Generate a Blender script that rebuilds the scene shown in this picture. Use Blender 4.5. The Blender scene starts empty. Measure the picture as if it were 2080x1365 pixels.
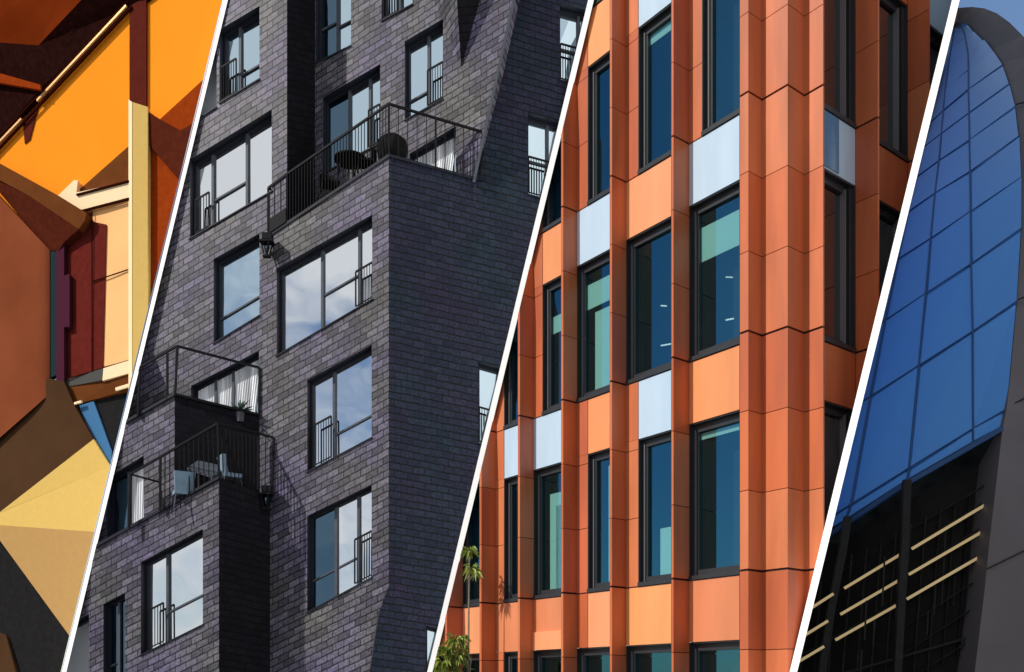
import bpy, bmesh, math, random
from mathutils import Vector
from mathutils.geometry import tessellate_polygon
random.seed(11)
R = math.radians
scene = bpy.context.scene
COL = scene.collection

# ------------------------------------------------------------------ camera
F, CX, CY, CZ = 1900.0, 1040.0, 1400.0, 1.7      # focal length / principal point in photo pixels, eye height
cam_d = bpy.data.cameras.new('camera')
cam = bpy.data.objects.new('camera', cam_d); COL.objects.link(cam)
cam.location = (0, 0, CZ); cam.rotation_euler = (R(90), 0, 0)
cam_d.sensor_width = 36; cam_d.lens = 36 * F / 2080
cam_d.shift_y = (CY - 682.5) / 2080
cam_d.clip_end = 5000
scene.camera = cam

# ------------------------------------------------------------------ sky and sun
SUN_EL = 42.0
SH = Vector((-0.90, -0.43)).normalized()          # horizontal direction towards the sun
world = bpy.data.worlds.new('World'); scene.world = world; world.use_nodes = True
nt = world.node_tree; nt.nodes.clear()
def N(t, typ, **kw):
    n = t.nodes.new(typ)
    for k, v in kw.items(): setattr(n, k, v)
    return n
out = N(nt, 'ShaderNodeOutputWorld'); bg = N(nt, 'ShaderNodeBackground')
sky = N(nt, 'ShaderNodeTexSky', sky_type='NISHITA'); sky.sun_disc = False
sky.sun_elevation = R(SUN_EL); sky.sun_rotation = math.atan2(SH.x, SH.y)
sky.air_density = 1.0; sky.dust_density = 0.3; sky.ozone_density = 3.0
tc = N(nt, 'ShaderNodeTexCoord'); mp = N(nt, 'ShaderNodeMapping'); mp.inputs['Scale'].default_value = (1, 1, 2.2)
noi = N(nt, 'ShaderNodeTexNoise'); noi.inputs['Scale'].default_value = 3.2; noi.inputs['Detail'].default_value = 7
noi.inputs['Roughness'].default_value = 0.55
cr = N(nt, 'ShaderNodeValToRGB'); cr.color_ramp.elements[0].position = 0.32; cr.color_ramp.elements[1].position = 0.52
# clouds gather in the half of the sky behind the viewer
sep = N(nt, 'ShaderNodeSeparateXYZ'); mr = N(nt, 'ShaderNodeMapRange')
mr.inputs['From Min'].default_value = 0.1; mr.inputs['From Max'].default_value = -0.5
mul = N(nt, 'ShaderNodeMath', operation='MULTIPLY')
mix = N(nt, 'ShaderNodeMixRGB'); mix.inputs['Color2'].default_value = (11.5, 11.6, 11.8, 1)
nt.links.new(tc.outputs['Generated'], mp.inputs[0]); nt.links.new(mp.outputs[0], noi.inputs['Vector'])
nt.links.new(noi.outputs['Fac'], cr.inputs[0]); nt.links.new(tc.outputs['Generated'], sep.inputs[0])
nt.links.new(sep.outputs['Y'], mr.inputs['Value']); nt.links.new(cr.outputs[0], mul.inputs[0]); nt.links.new(mr.outputs[0], mul.inputs[1])
nt.links.new(mul.outputs[0], mix.inputs['Fac']); nt.links.new(sky.outputs[0], mix.inputs['Color1'])
# bright thin haze in the part of the sky straight ahead
m2 = N(nt, 'ShaderNodeMapRange'); m2.inputs['From Min'].default_value = 0.35; m2.inputs['From Max'].default_value = 0.7
m2.inputs['To Min'].default_value = 1.0; m2.inputs['To Max'].default_value = 2.6
vs = N(nt, 'ShaderNodeVectorMath', operation='SCALE'); nt.links.new(sep.outputs['Y'], m2.inputs['Value'])
nt.links.new(mix.outputs[0], vs.inputs[0]); nt.links.new(m2.outputs[0], vs.inputs['Scale'])
nt.links.new(vs.outputs[0], bg.inputs[0]); nt.links.new(bg.outputs[0], out.inputs[0])
bg.inputs[1].default_value = 0.064
sd = bpy.data.lights.new('sun', 'SUN'); sd.energy = 3.9; sd.angle = R(0.5); sd.color = (1, 0.95, 0.87)
sun = bpy.data.objects.new('sun', sd); COL.objects.link(sun)
ce = math.cos(R(SUN_EL)); SDIR = Vector((SH.x * ce, SH.y * ce, math.sin(R(SUN_EL))))
sun.rotation_euler = SDIR.to_track_quat('Z', 'Y').to_euler()
scene.view_settings.view_transform = 'Standard'; scene.view_settings.look = 'None'
scene.view_settings.exposure = 0.0; scene.view_settings.gamma = 1.0

# ------------------------------------------------------------------ helpers
def W(px, py, Y):
    return Vector(((px - CX) / F * Y, Y, CZ + (CY - py) / F * Y))
def WZ(px, Y, z):                                  # z measured from eye height
    return Vector(((px - CX) / F * Y, Y, CZ + z))

class Pl:
    """vertical wall plane through column p0 at depth Y0, receding to column v; courses run to height row vy"""
    def __init__(s, p0, Y0, v, vy=CY):
        s.p0, s.Y0, s.v = p0, Y0, v
        d = Vector(((v - CX) / F, 1.0, (CY - vy) / F))
        if v < p0: d = -d                          # run left to right
        s.U = d / math.hypot(d.x, d.y)
        s.h = Vector((s.U.x, s.U.y, 0))
        n = Vector((-s.h.y, s.h.x, 0))
        if n.y < 0: n = -n
        s.n = n; s.O = W(p0, CY, Y0)
    def Y(s, px): return s.Y0 * (s.p0 - s.v) / (px - s.v)
    def P(s, px, py, off=0.0): return W(px, py, s.Y(px)) + s.n * off
    def uv(s, co):
        r = co - s.O; a = r.dot(s.h); return (a, r.z - a * s.U.z)

# white collage dividers, built as slanted walls: photo-column at row y
DIV = {1: (456.5, -0.2403), 2: (1200.0, -0.2396), 3: (1943.0, -0.2418)}
HW = 6.3
def div_plane(i, side):
    """plane (point, normal) through the eye; keeps the part on `side` (+1 right, -1 left)"""
    a, k = DIV[i]; a += side * HW * 0.85
    p1 = W(a, 0, 1) - Vector((0, 0, CZ)); p2 = W(a + k * 1365, 1365, 1) - Vector((0, 0, CZ))
    n = p1.cross(p2).normalized()
    if n.x * side > 0: n = -n                       # normal points out of the kept side
    return Vector((0, 0, CZ)), n
CLIP = {1: [(1, -1)], 2: [(1, 1), (2, -1)], 3: [(2, 1), (3, -1)], 4: [(3, 1)], 0: []}

class MB:
    def __init__(s): s.v, s.f, s.m, s.uv = [], [], [], []
    def face(s, pts, mi=0, uvs=None):
        b = len(s.v); s.v += [Vector(p) for p in pts]; s.f.append(tuple(range(b, b + len(pts)))); s.m.append(mi)
        s.uv.append(uvs or [(0, 0)] * len(pts))
    def prism(s, front, vec, mi=0, msi=None, uvf=None):
        """front: polygon points, vec: offset of the back copy"""
        fr = [Vector(p) for p in front]; bk = [p + vec for p in fr]; n = len(fr)
        s.face(fr, mi, [uvf(p) for p in fr] if uvf else None); s.face(bk[::-1], mi)
        for i in range(n):
            q = [fr[i], bk[i], bk[(i + 1) % n], fr[(i + 1) % n]]
            s.face(q, mi if msi is None else msi, [uvf(p) for p in q] if uvf else None)
    def column(s, plan, z0, z1, mi=0):
        """plan: list of (px, Y); z relative to the eye"""
        lo = [WZ(a, b, z0) for a, b in plan]; hi = [WZ(a, b, z1) for a, b in plan]; n = len(plan)
        s.face(lo, mi); s.face(hi[::-1], mi)
        for i in range(n): s.face([lo[i], hi[i], hi[(i + 1) % n], lo[(i + 1) % n]], mi)
    def bar(s, a, b, w, d=None, up=Vector((0, 0, 1)), mi=0):
        """box bar from a to b, w across, d deep"""
        a, b = Vector(a), Vector(b); d = d or w; t = (b - a).normalized()
        if abs(t.dot(up)) > 0.95: up = Vector((1, 0, 0))
        x = t.cross(up).normalized(); y = x.cross(t).normalized()
        c = [x * d / 2 * i + y * w / 2 * j for i, j in ((-1, -1), (1, -1), (1, 1), (-1, 1))]
        A = [a + q for q in c]; B = [b + q for q in c]
        s.face(A[::-1], mi); s.face(B, mi)
        for i in range(4): s.face([A[i], A[(i + 1) % 4], B[(i + 1) % 4], B[i]], mi)
    def tube(s, pts, rad, n=8, mi=0):
        pts = [Vector(p) for p in pts]; rings = []
        for i, p in enumerate(pts):
            t = (pts[min(i + 1, len(pts) - 1)] - pts[max(i - 1, 0)]).normalized()
            up = Vector((0, 0, 1)) if abs(t.z) < .9 else Vector((1, 0, 0))
            x = t.cross(up).normalized(); y = x.cross(t)
            r = rad[i] if isinstance(rad, (list, tuple)) else rad
            rings.append([p + (x * math.cos(k * 2 * math.pi / n) + y * math.sin(k * 2 * math.pi / n)) * r for k in range(n)])
        for a, b in zip(rings, rings[1:]):
            for k in range(n): s.face([a[k], a[(k + 1) % n], b[(k + 1) % n], b[k]], mi)
        s.face(rings[0][::-1], mi); s.face(rings[-1], mi)
    def build(s, name, mats, parent=None, clip=0, smooth=False, bevel=0):
        me = bpy.data.meshes.new(name); bm = bmesh.new(); ul = bm.loops.layers.uv.new('UVMap')
        for f, mi, uv in zip(s.f, s.m, s.uv):
            try:
                bf = bm.faces.new([bm.verts.new(s.v[i]) for i in f])
            except ValueError: continue
            bf.material_index = mi; bf.smooth = smooth
            for l, c in zip(bf.loops, uv): l[ul].uv = c
        for (i, side) in CLIP[clip]:
            co, no = div_plane(i, side)
            bmesh.ops.bisect_plane(bm, geom=bm.verts[:] + bm.edges[:] + bm.faces[:], plane_co=co, plane_no=no, clear_outer=True)
        if not bm.faces: bm.free(); return None
        bmesh.ops.remove_doubles(bm, verts=bm.verts[:], dist=1e-4)
        if bevel:
            bmesh.ops.recalc_face_normals(bm, faces=bm.faces[:])
        bm.to_mesh(me); bm.free()
        o = bpy.data.objects.new(name, me); COL.objects.link(o)
        for m in (mats if isinstance(mats, (list, tuple)) else [mats]): me.materials.append(m)
        if parent is not None: o.parent = parent; o.matrix_parent_inverse = parent.matrix_world.inverted()
        return o

def tag(o, label=None, cat=None, group=None, kind=None):
    if o is None: return o
    if label: o['label'] = label
    if cat: o['category'] = cat
    if group: o['group'] = group
    if kind: o['kind'] = kind
    return o
def empty(name, loc, label, cat, group=None):
    o = bpy.data.objects.new(name, None); COL.objects.link(o); o.location = loc
    bpy.context.view_layer.update()
    return tag(o, label, cat, group)

# ------------------------------------------------------------------ materials
def mat(name, col, rough=0.6, metal=0.0, noise=0.0, nscale=6.0, bump=0.0, spec=0.5, emis=None, estr=0, coat=0, detail=5, stretch=None):
    m = bpy.data.materials.new(name); m.use_nodes = True; t = m.node_tree; b = t.nodes['Principled BSDF']
    b.inputs['Base Color'].default_value = (*col, 1); b.inputs['Roughness'].default_value = rough
    b.inputs['Metallic'].default_value = metal; b.inputs['Specular IOR Level'].default_value = spec
    if coat: b.inputs['Coat Weight'].default_value = coat
    if emis: b.inputs['Emission Color'].default_value = (*emis, 1); b.inputs['Emission Strength'].default_value = estr
    if noise or bump:
        c = N(t, 'ShaderNodeTexCoord'); g = N(t, 'ShaderNodeTexNoise'); g.inputs['Scale'].default_value = nscale; g.inputs['Detail'].default_value = detail
        if stretch:
            q = N(t, 'ShaderNodeMapping'); q.inputs['Scale'].default_value = stretch
            t.links.new(c.outputs['Object'], q.inputs[0]); t.links.new(q.outputs[0], g.inputs['Vector'])
        else: t.links.new(c.outputs['Object'], g.inputs['Vector'])
        if noise:
            r = N(t, 'ShaderNodeMapRange'); r.inputs['From Min'].default_value = .3; r.inputs['From Max'].default_value = .7
            r.inputs['To Min'].default_value = 1 - noise; r.inputs['To Max'].default_value = 1 + noise
            h = N(t, 'ShaderNodeVectorMath', operation='SCALE'); h.inputs[0].default_value = col
            t.links.new(g.outputs['Fac'], r.inputs['Value']); t.links.new(r.outputs[0], h.inputs['Scale']); t.links.new(h.outputs[0], b.inputs['Base Color'])
        if bump:
            bp = N(t, 'ShaderNodeBump'); bp.inputs['Strength'].default_value = bump; bp.inputs['Distance'].default_value = .02
            t.links.new(g.outputs['Fac'], bp.inputs['Height']); t.links.new(bp.outputs[0], b.inputs['Normal'])
    return m

def slate(name, c1, c2, mortar, rough=0.5, row=.182, wid=.31, tintc=(.96, .84, 1.48)):
    m = bpy.data.materials.new(name); m.use_nodes = True; t = m.node_tree; b = t.nodes['Principled BSDF']
    uv = N(t, 'ShaderNodeUVMap'); uv.uv_map = 'UVMap'
    # slight waviness of the courses
    nz = N(t, 'ShaderNodeTexNoise'); nz.inputs['Scale'].default_value = 2.5; nz.inputs['Detail'].default_value = 2
    sb = N(t, 'ShaderNodeVectorMath', operation='SUBTRACT'); sb.inputs[1].default_value = (.5, .5, .5)
    sc = N(t, 'ShaderNodeVectorMath', operation='SCALE'); sc.inputs['Scale'].default_value = .055
    ad = N(t, 'ShaderNodeVectorMath', operation='ADD')
    t.links.new(uv.outputs[0], nz.inputs['Vector']); t.links.new(nz.outputs['Color'], sb.inputs[0]); t.links.new(sb.outputs[0], sc.inputs[0])
    t.links.new(uv.outputs[0], ad.inputs[0]); t.links.new(sc.outputs[0], ad.inputs[1])
    br = N(t, 'ShaderNodeTexBrick'); br.offset = .5; br.squash = 1
    br.inputs['Color1'].default_value = (*c1, 1); br.inputs['Color2'].default_value = (*c2, 1); br.inputs['Mortar'].default_value = (*mortar, 1)
    br.inputs['Scale'].default_value = 1; br.inputs['Mortar Size'].default_value = .010; br.inputs['Mortar Smooth'].default_value = .3
    br.inputs['Bias'].default_value = 0; br.inputs['Brick Width'].default_value = wid; br.inputs['Row Height'].default_value = row
    t.links.new(ad.outputs[0], br.inputs['Vector'])
    # lower lip of every course: a dark line under each overlapping slate
    sx = N(t, 'ShaderNodeSeparateXYZ'); t.links.new(ad.outputs[0], sx.inputs[0])
    dv = N(t, 'ShaderNodeMath', operation='DIVIDE'); dv.inputs[1].default_value = row; t.links.new(sx.outputs['Y'], dv.inputs[0])
    fr = N(t, 'ShaderNodeMath', operation='FRACT'); t.links.new(dv.outputs[0], fr.inputs[0])
    # large blotches of weathering
    n2 = N(t, 'ShaderNodeTexNoise'); n2.inputs['Scale'].default_value = .55; n2.inputs['Detail'].default_value = 6; t.links.new(uv.outputs[0], n2.inputs['Vector'])
    n3 = N(t, 'ShaderNodeTexNoise'); n3.inputs['Scale'].default_value = 14; n3.inputs['Detail'].default_value = 5; t.links.new(uv.outputs[0], n3.inputs['Vector'])
    r2 = N(t, 'ShaderNodeMapRange'); r2.inputs['From Min'].default_value = .35; r2.inputs['From Max'].default_value = .65; r2.inputs['To Min'].default_value = 0; r2.inputs['To Max'].default_value = 1
    t.links.new(n2.outputs['Fac'], r2.inputs['Value'])
    tint = N(t, 'ShaderNodeMixRGB', blend_type='MULTIPLY'); tint.inputs['Color2'].default_value = (*tintc, 1)
    t.links.new(r2.outputs[0], tint.inputs['Fac']); t.links.new(br.outputs['Color'], tint.inputs['Color1'])
    r3 = N(t, 'ShaderNodeMapRange'); r3.inputs['From Min'].default_value = .3; r3.inputs['From Max'].default_value = .7; r3.inputs['To Min'].default_value = .55; r3.inputs['To Max'].default_value = 1.45
    t.links.new(n3.outputs['Fac'], r3.inputs['Value'])
    sc2 = N(t, 'ShaderNodeVectorMath', operation='SCALE'); t.links.new(tint.outputs[0], sc2.inputs[0]); t.links.new(r3.outputs[0], sc2.inputs['Scale'])
    lip = N(t, 'ShaderNodeMapRange'); lip.interpolation_type = 'SMOOTHSTEP'; lip.inputs['From Max'].default_value = .26; lip.inputs['To Min'].default_value = .14
    t.links.new(fr.outputs[0], lip.inputs['Value'])
    sc3 = N(t, 'ShaderNodeVectorMath', operation='SCALE'); t.links.new(sc2.outputs[0], sc3.inputs[0]); t.links.new(lip.outputs[0], sc3.inputs['Scale'])
    t.links.new(sc3.outputs[0], b.inputs['Base Color'])
    hh = N(t, 'ShaderNodeMath', operation='MULTIPLY_ADD'); hh.inputs[1].default_value = -1.0; hh.inputs[2].default_value = 1.0
    t.links.new(br.outputs['Fac'], hh.inputs[0])
    h2 = N(t, 'ShaderNodeMath', operation='SUBTRACT'); t.links.new(hh.outputs[0], h2.inputs[0])
    h3 = N(t, 'ShaderNodeMath', operation='MULTIPLY'); h3.inputs[1].default_value = .55; t.links.new(fr.outputs[0], h3.inputs[0]); t.links.new(h3.outputs[0], h2.inputs[1])
    bp = N(t, 'ShaderNodeBump'); bp.inputs['Strength'].default_value = .8; bp.inputs['Distance'].default_value = .02
    t.links.new(h2.outputs[0], bp.inputs['Height']); t.links.new(bp.outputs[0], b.inputs['Normal'])
    b.inputs['Roughness'].default_value = rough; b.inputs['Specular IOR Level'].default_value = .22
    return m

def mirror_glass(name, col, rough=0.02, wob=0.02, wscale=.8):
    """solar-control glass: mostly reflects the sky"""
    m = bpy.data.materials.new(name); m.use_nodes = True; t = m.node_tree; b = t.nodes['Principled BSDF']
    b.inputs['Base Color'].default_value = (*col, 1); b.inputs['Metallic'].default_value = 1; b.inputs['Roughness'].default_value = rough
    c = N(t, 'ShaderNodeTexCoord'); g = N(t, 'ShaderNodeTexNoise'); g.inputs['Scale'].default_value = wscale; g.inputs['Detail'].default_value = 1
    bp = N(t, 'ShaderNodeBump'); bp.inputs['Strength'].default_value = wob; bp.inputs['Distance'].default_value = 1
    t.links.new(c.outputs['Object'], g.inputs['Vector']); t.links.new(g.outputs['Fac'], bp.inputs['Height']); t.links.new(bp.outputs[0], b.inputs['Normal'])
    return m
def clear_glass(name, col, tcol, refl=.5):
    """tinted glass: part reflection, part view into the room"""
    m = bpy.data.materials.new(name); m.use_nodes = True; t = m.node_tree; t.nodes.clear()
    o = N(t, 'ShaderNodeOutputMaterial'); g = N(t, 'ShaderNodeBsdfGlossy'); tr = N(t, 'ShaderNodeBsdfTransparent'); mx = N(t, 'ShaderNodeMixShader')
    g.inputs['Color'].default_value = (*col, 1); g.inputs['Roughness'].default_value = .02; tr.inputs['Color'].default_value = (*tcol, 1)
    mx.inputs[0].default_value = refl; t.links.new(tr.outputs[0], mx.inputs[1]); t.links.new(g.outputs[0], mx.inputs[2]); t.links.new(mx.outputs[0], o.inputs[0])
    return m

M = {}
M['white'] = mat('plain_white', (.9, .9, .9), .6, noise=.02, nscale=2)
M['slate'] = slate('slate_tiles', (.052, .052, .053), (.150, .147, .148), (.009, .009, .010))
M['slate_shaded'] = slate('slate_tiles_shaded', (.007, .016, .030), (.013, .027, .044), (.003, .006, .009), .75, tintc=(1.9, .78, 1.15))  # same slate with the side wall's shade put into the colour
M['slate_deep_shade'] = slate('slate_tiles_deep_shade', (.004, .004, .005), (.008, .008, .010), (.002, .002, .003), .9)  # same slate again, darkened in colour for the deep shade on right-facing sides
M['frame'] = mat('dark_frame', (.016, .019, .030), .5, noise=.15, spec=.2)
M['frame_grey'] = mat('grey_frame', (.075, .085, .105), .5, noise=.1, spec=.2)
M['reveal'] = mat('reveal_metal', (.018, .022, .035), .45)
M['rail'] = mat('black_rail', (.008, .008, .010), .6, spec=.12)
M['glass2'] = mirror_glass('sky_glass', (.80, .84, .88))
M['glass2b'] = mirror_glass('blue_sky_glass', (.52, .66, .76))
M['glass2d'] = mirror_glass('dark_glass', (.08, .14, .20))
M['curtain'] = mat('curtain', (.78, .81, .85), .8, noise=.45, nscale=9, stretch=(1, 1, .02), detail=2)
M['black'] = mat('black', (.008, .008, .009), .8, spec=.15)
# orange building
OR = [(.56, .150, .056), (.49, .115, .042), (.60, .175, .068), (.53, .130, .060), (.57, .140, .046)]
M['or'] = [mat('orange_cladding', c, .42, noise=.17, nscale=1.3, bump=.03, stretch=(2.5, 2.5, .35)) for c in OR]
SP = [(.86, .34, .155), (.82, .30, .115), (.70, .235, .105), (.84, .35, .13)]
M['sp'] = [mat('salmon_panel', c, .40, noise=.09, nscale=1.2, bump=.02, stretch=(2, 2, .4)) for c in SP]
M['wp'] = mat('pale_panel', (.50, .64, .78), .35, noise=.06, nscale=1.5, stretch=(2, 2, .4))
M['joint'] = mat('joint_black', (.03, .008, .005), .8)
M['dframe'] = mat('anthracite_frame', (.030, .032, .036), .35, noise=.1)
M['lframe'] = mat('grey_metal_bead', (.16, .16, .17), .35)
M['glass3'] = clear_glass('teal_glass', (.15, .52, .74), (.66, .90, .86), .42)
M['glass3r'] = clear_glass('grey_glass', (.42, .43, .45), (.3, .32, .32), .7)
M['room'] = mat('room_dark', (.02, .016, .02), .9)
M['blind'] = mat('blind', (.80, .93, .86), .8)
# right tower
M['tower_frame'] = mat('tower_frame', (.032, .09, .23), .5, spec=.2)
M['rim'] = mat('rim_cladding', (.125, .112, .122), .5, noise=.10, nscale=.9, bump=.05)
M['dark_zone'] = mat('dark_louvre', (.009, .008, .008), .5, noise=.3, nscale=2, spec=.1)
M['dark_col'] = mat('dark_column', (.022, .022, .023), .6, noise=.2, spec=.15)
M['strip'] = mat('brass_strip', (.5, .38, .18), .5, emis=(.60, .44, .22), estr=.42)  # brass bars; the glow stands in for sun glinting on them

# ------------------------------------------------------------------ ground
g = MB(); g.face([(-400, -300, 0), (400, -300, 0), (400, 600, 0), (-400, 600, 0)])
tag(g.build('ground', mat('paving', (.16, .155, .15), .8, noise=.15, nscale=.6)), kind='structure')

# ------------------------------------------------------------------ white collage dividers built as slanted walls
def divider(i, prof, Yback, label):
    """prof: [(row, nose depth), ...] - the nose follows the fronts of the two buildings it parts"""
    a, k = DIV[i]; m = MB(); rings = []
    for py, Y in prof:
        if py is None: py = CY + CZ * F / Y
        c = a + k * py; th = HW * Y / F
        L = W(c - HW, py, Y) + Vector((0, th * 1.6, 0)); Rr = W(c + HW, py, Y); B = W(c, py, Yback)
        rings.append([L, Rr, B + Vector((th, 0, 0)), B - Vector((th, 0, 0))])
    m.face(rings[0]); m.face(rings[-1][::-1])
    for t, b in zip(rings, rings[1:]):
        for j in range(4): m.face([t[j], b[j], b[(j + 1) % 4], t[(j + 1) % 4]])
    tag(m.build('collage_divider', M['white']), label, 'wall', 'slanted white collage dividers')
divider(1, [(-120, 24.95), (0, 25.0), (700, 25.45), (820, 24.55), (1365, 24.35), (None, 24.3)], 34, 'slanted thin white collage divider between the orange sculpted facade and the dark slate building')
divider(2, [(-120, 17.0), (0, 17.25), (700, 19.2), (1365, 21.5), (None, 21.8)], 30, 'slanted thin white collage divider between the dark slate building and the orange panelled building')
divider(3, [(-120, 15.3), (0, 15.05), (700, 14.3), (1365, 13.6), (None, 13.5)], 40, 'slanted thin white collage divider between the orange panelled building and the curved blue glass tower')

# ================================================================== dark slate building
b2 = empty('slate_building', (-3, 24.5, 0), 'dark slate-tiled apartment building with sloping courses, big windows and roof terraces', 'building')
VL, VLY, VR, VRY = -7100, 5000, 9000, 2487
PM = Pl(790, 24.0, VL, VLY)                                     # main front
PR = Pl(790, 24.0, VR, VRY)                                     # right side
PS = Pl(965, 24.52, VL, VLY)                                    # set-back upper wall
PB1 = Pl(355, 24.2, VL, VLY)
PB2 = Pl(445, 23.6, VL, VLY)

def wall(name, pl, poly, holes, m, parent, clip, depth=.28, thick=None, mr_=None):
    mb = MB(); loops = [[Vector((x, y, 0)) for x, y in poly]] + [[Vector((x, y, 0)) for x, y in h] for h in holes]
    flat = [p for l in loops for p in l]
    for t in tessellate_polygon(loops):
        pts = [pl.P(flat[i].x, flat[i].y) for i in t]
        nn = (pts[1] - pts[0]).cross(pts[2] - pts[0])
        if nn.y > 0: pts.reverse()
        mb.face(pts, 0, [pl.uv(p) for p in pts])
    for h in holes:
        c = sum((Vector(p) for p in h), Vector((0, 0))) / len(h)
        for i in range(len(h)):
            a, b = h[i], h[(i + 1) % len(h)]
            q = [pl.P(*a), pl.P(*b), pl.P(*b, depth), pl.P(*a, depth)]
            mb.face(q, 1)
    n = len(poly); th = thick or .35
    for i in range(n):
        a, b = poly[i], poly[(i + 1) % n]
        q = [pl.P(*a), pl.P(*b), pl.P(*b, th), pl.P(*a, th)]
        mb.face(q, 0, [pl.uv(p) for p in q])
    return mb.build(name, [m, mr_ or M['reveal']], parent, clip)

def lerp(a, b, t): return a + (b - a) * t
class Win:
    """x0,x1, top-left y, bottom-left y, top-right y, bottom-right y in the wall plane"""
    def __init__(s, pl, x0, x1, tl, bl, tr, br): s.pl, s.x0, s.x1, s.tl, s.bl, s.tr, s.br = pl, x0, x1, tl, bl, tr, br
    def top(s, x): return lerp(s.tl, s.tr, (x - s.x0) / (s.x1 - s.x0))
    def bot(s, x): return lerp(s.bl, s.br, (x - s.x0) / (s.x1 - s.x0))
    def hole(s): return [(s.x0, s.tl), (s.x1, s.tr), (s.x1, s.br), (s.x0, s.bl)]
    def at(s, u, v, off): x = lerp(s.x0, s.x1, u); return s.pl.P(x, lerp(s.top(x), s.bot(x), v), off)

def window(w, parent, clip, mull=(), trans=(), rail=None, dark=(), glass=None, curtain=None, dep=.26, label=None):
    """mull: x columns; trans: (xa, xb, v) crossbars; rail: (xa, xb, v) guard; dark: (xa, xb) darker panes"""
    glass = glass or M['glass2']; W_ = w.x1 - w.x0; f = MB()
    U = lambda x: (x - w.x0) / W_
    fw = .07
    uw = fw / ((w.pl.P(w.x1, w.tr) - w.pl.P(w.x0, w.tl)).length)
    vw = fw / ((w.pl.P(w.x0, w.bl) - w.pl.P(w.x0, w.tl)).length)
    def fbar(u0, v0, u1, v1, d0=dep - .07, d1=dep + .02, mi=0):
        q = [w.at(u0, v0, d0), w.at(u1, v0, d0), w.at(u1, v1, d0), w.at(u0, v1, d0)]
        f.prism(q, w.pl.n * (d1 - d0), mi)
    fbar(0, 0, 1, vw * 1.1); fbar(0, 1 - vw, 1, 1); fbar(0, vw, uw, 1 - vw); fbar(1 - uw, vw, 1, 1 - vw)
    for x in mull: fbar(U(x) - uw * .55, vw, U(x) + uw * .55, 1 - vw, mi=1)
    for xa, xb, v in trans: fbar(U(xa) + .004, v - vw * .35, U(xb) - .004, v + vw * .35, dep - .05, dep + .01, 1)
    # sill
    f.prism([w.at(-.01, 1, -.03), w.at(1.01, 1, -.03), w.at(1.01, 1 + vw * .45, -.03), w.at(-.01, 1 + vw * .45, -.03)], w.pl.n * .2)
    wo = f.build('window', [M['frame'], M['frame_grey']], parent, clip)
    if wo is None: return
    if label: wo['label'] = label
    xs = [w.x0] + sorted(mull) + [w.x1]
    for a, b in zip(xs, xs[1:]):
        p = MB(); q = [w.at(U(a), 0, dep), w.at(U(b), 0, dep), w.at(U(b), 1, dep), w.at(U(a), 1, dep)]
        k = random.uniform(-.004, .004)                          # panes never sit perfectly true
        q[1] += w.pl.n * k; q[2] += w.pl.n * k
        p.prism(q, w.pl.n * .012)
        isd = any(abs((a + b) / 2 - d) < abs(b - a) / 2 for d in dark)
        p.build('pane', M['glass2d'] if isd else glass, wo, clip)
    if curtain:
        c = MB(); xa, xb, slant = curtain; n = int((xb - xa) / 2.6)
        tp, bt = [], []
        for i in range(n + 1):
            x = lerp(xa, xb, i / n); x2 = lerp(xa, xb - slant, i / n); o_ = dep - .012 - .02 * (i % 2)
            y2 = w.bot(x2)
            tp.append(w.pl.P(x, w.top(x) + (w.bl - w.tl) * .05, o_)); bt.append(w.pl.P(x2, y2 - 2, o_))
        for i in range(n): c.face([tp[i], tp[i + 1], bt[i + 1], bt[i]])
        c.build('curtain', M['curtain'], wo, clip)
    if rail:
        r = MB(); xa, xb, v = rail
        r.bar(w.at(U(xa), v, .02), w.at(U(xb), v, .02), .045, .03)
        r.bar(w.at(U(xa), .97, .02), w.at(U(xb), .97, .02), .03, .02)
        n = max(3, int((xb - xa) / 5.0))
        for i in range(n + 1):
            x = lerp(U(xa), U(xb), i / n); r.bar(w.at(x, v, .02), w.at(x, .97, .02), .018 if 0 < i < n else .04, .018)
        r.build('guard_rail', M['rail'], wo, clip)

# windows of the main front
wm = [
 (Win(PM, 360, 440, 116, 268, 66, 217), dict()),
 (Win(PM, 446, 527, 60, 209, 12, 160), dict(mull=[480], trans=[(480, 527, .70)], rail=(448, 479, .52), glass=M['glass2b'])),
 (Win(PM, 386, 552, 324, 484, 222, 388), dict(mull=[424, 494], trans=[(424, 494, .62)], rail=(396, 424, .55))),
 (Win(PM, 434, 527, 526, 697, 474, 640), dict(trans=[(436, 527, .70)], glass=M['glass2b'])),
 (Win(PM, 562, 756, 545, 722, 436, 607), dict(mull=[648, 724], trans=[(648, 724, .56)], rail=(722, 756, .56))),
 (Win(PM, 624, 755, 772, 958, 700, 888), dict(mull=[672], trans=[(672, 755, .72)], rail=(636, 672, .53))),
 (Win(PM, 624, 755, 1048, 1243, 984, 1172), dict(mull=[676, 722], trans=[(624, 722, .68)], rail=(720, 755, .5), dark=[650])),
 (Win(PM, 388, 526, 784, 930, 712, 860), dict(mull=[430, 466], curtain=(392, 524, 18), glass=M['glass2b'])),
]
par = lambda x: 318 + (790 - x) * .652                          # top of the terrace parapet
main_poly = [(40, -120), (583, -120), (583, par(583)), (790, 318), (790, 1190), (771, 1240), (752, 1365), (728, 1535), (40, 1535)]
wall('front_wall', PM, main_poly, [w.hole() for w, _ in wm], M['slate'], b2, 2)
for w, kw in wm: window(w, b2, 2, **kw)

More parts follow.
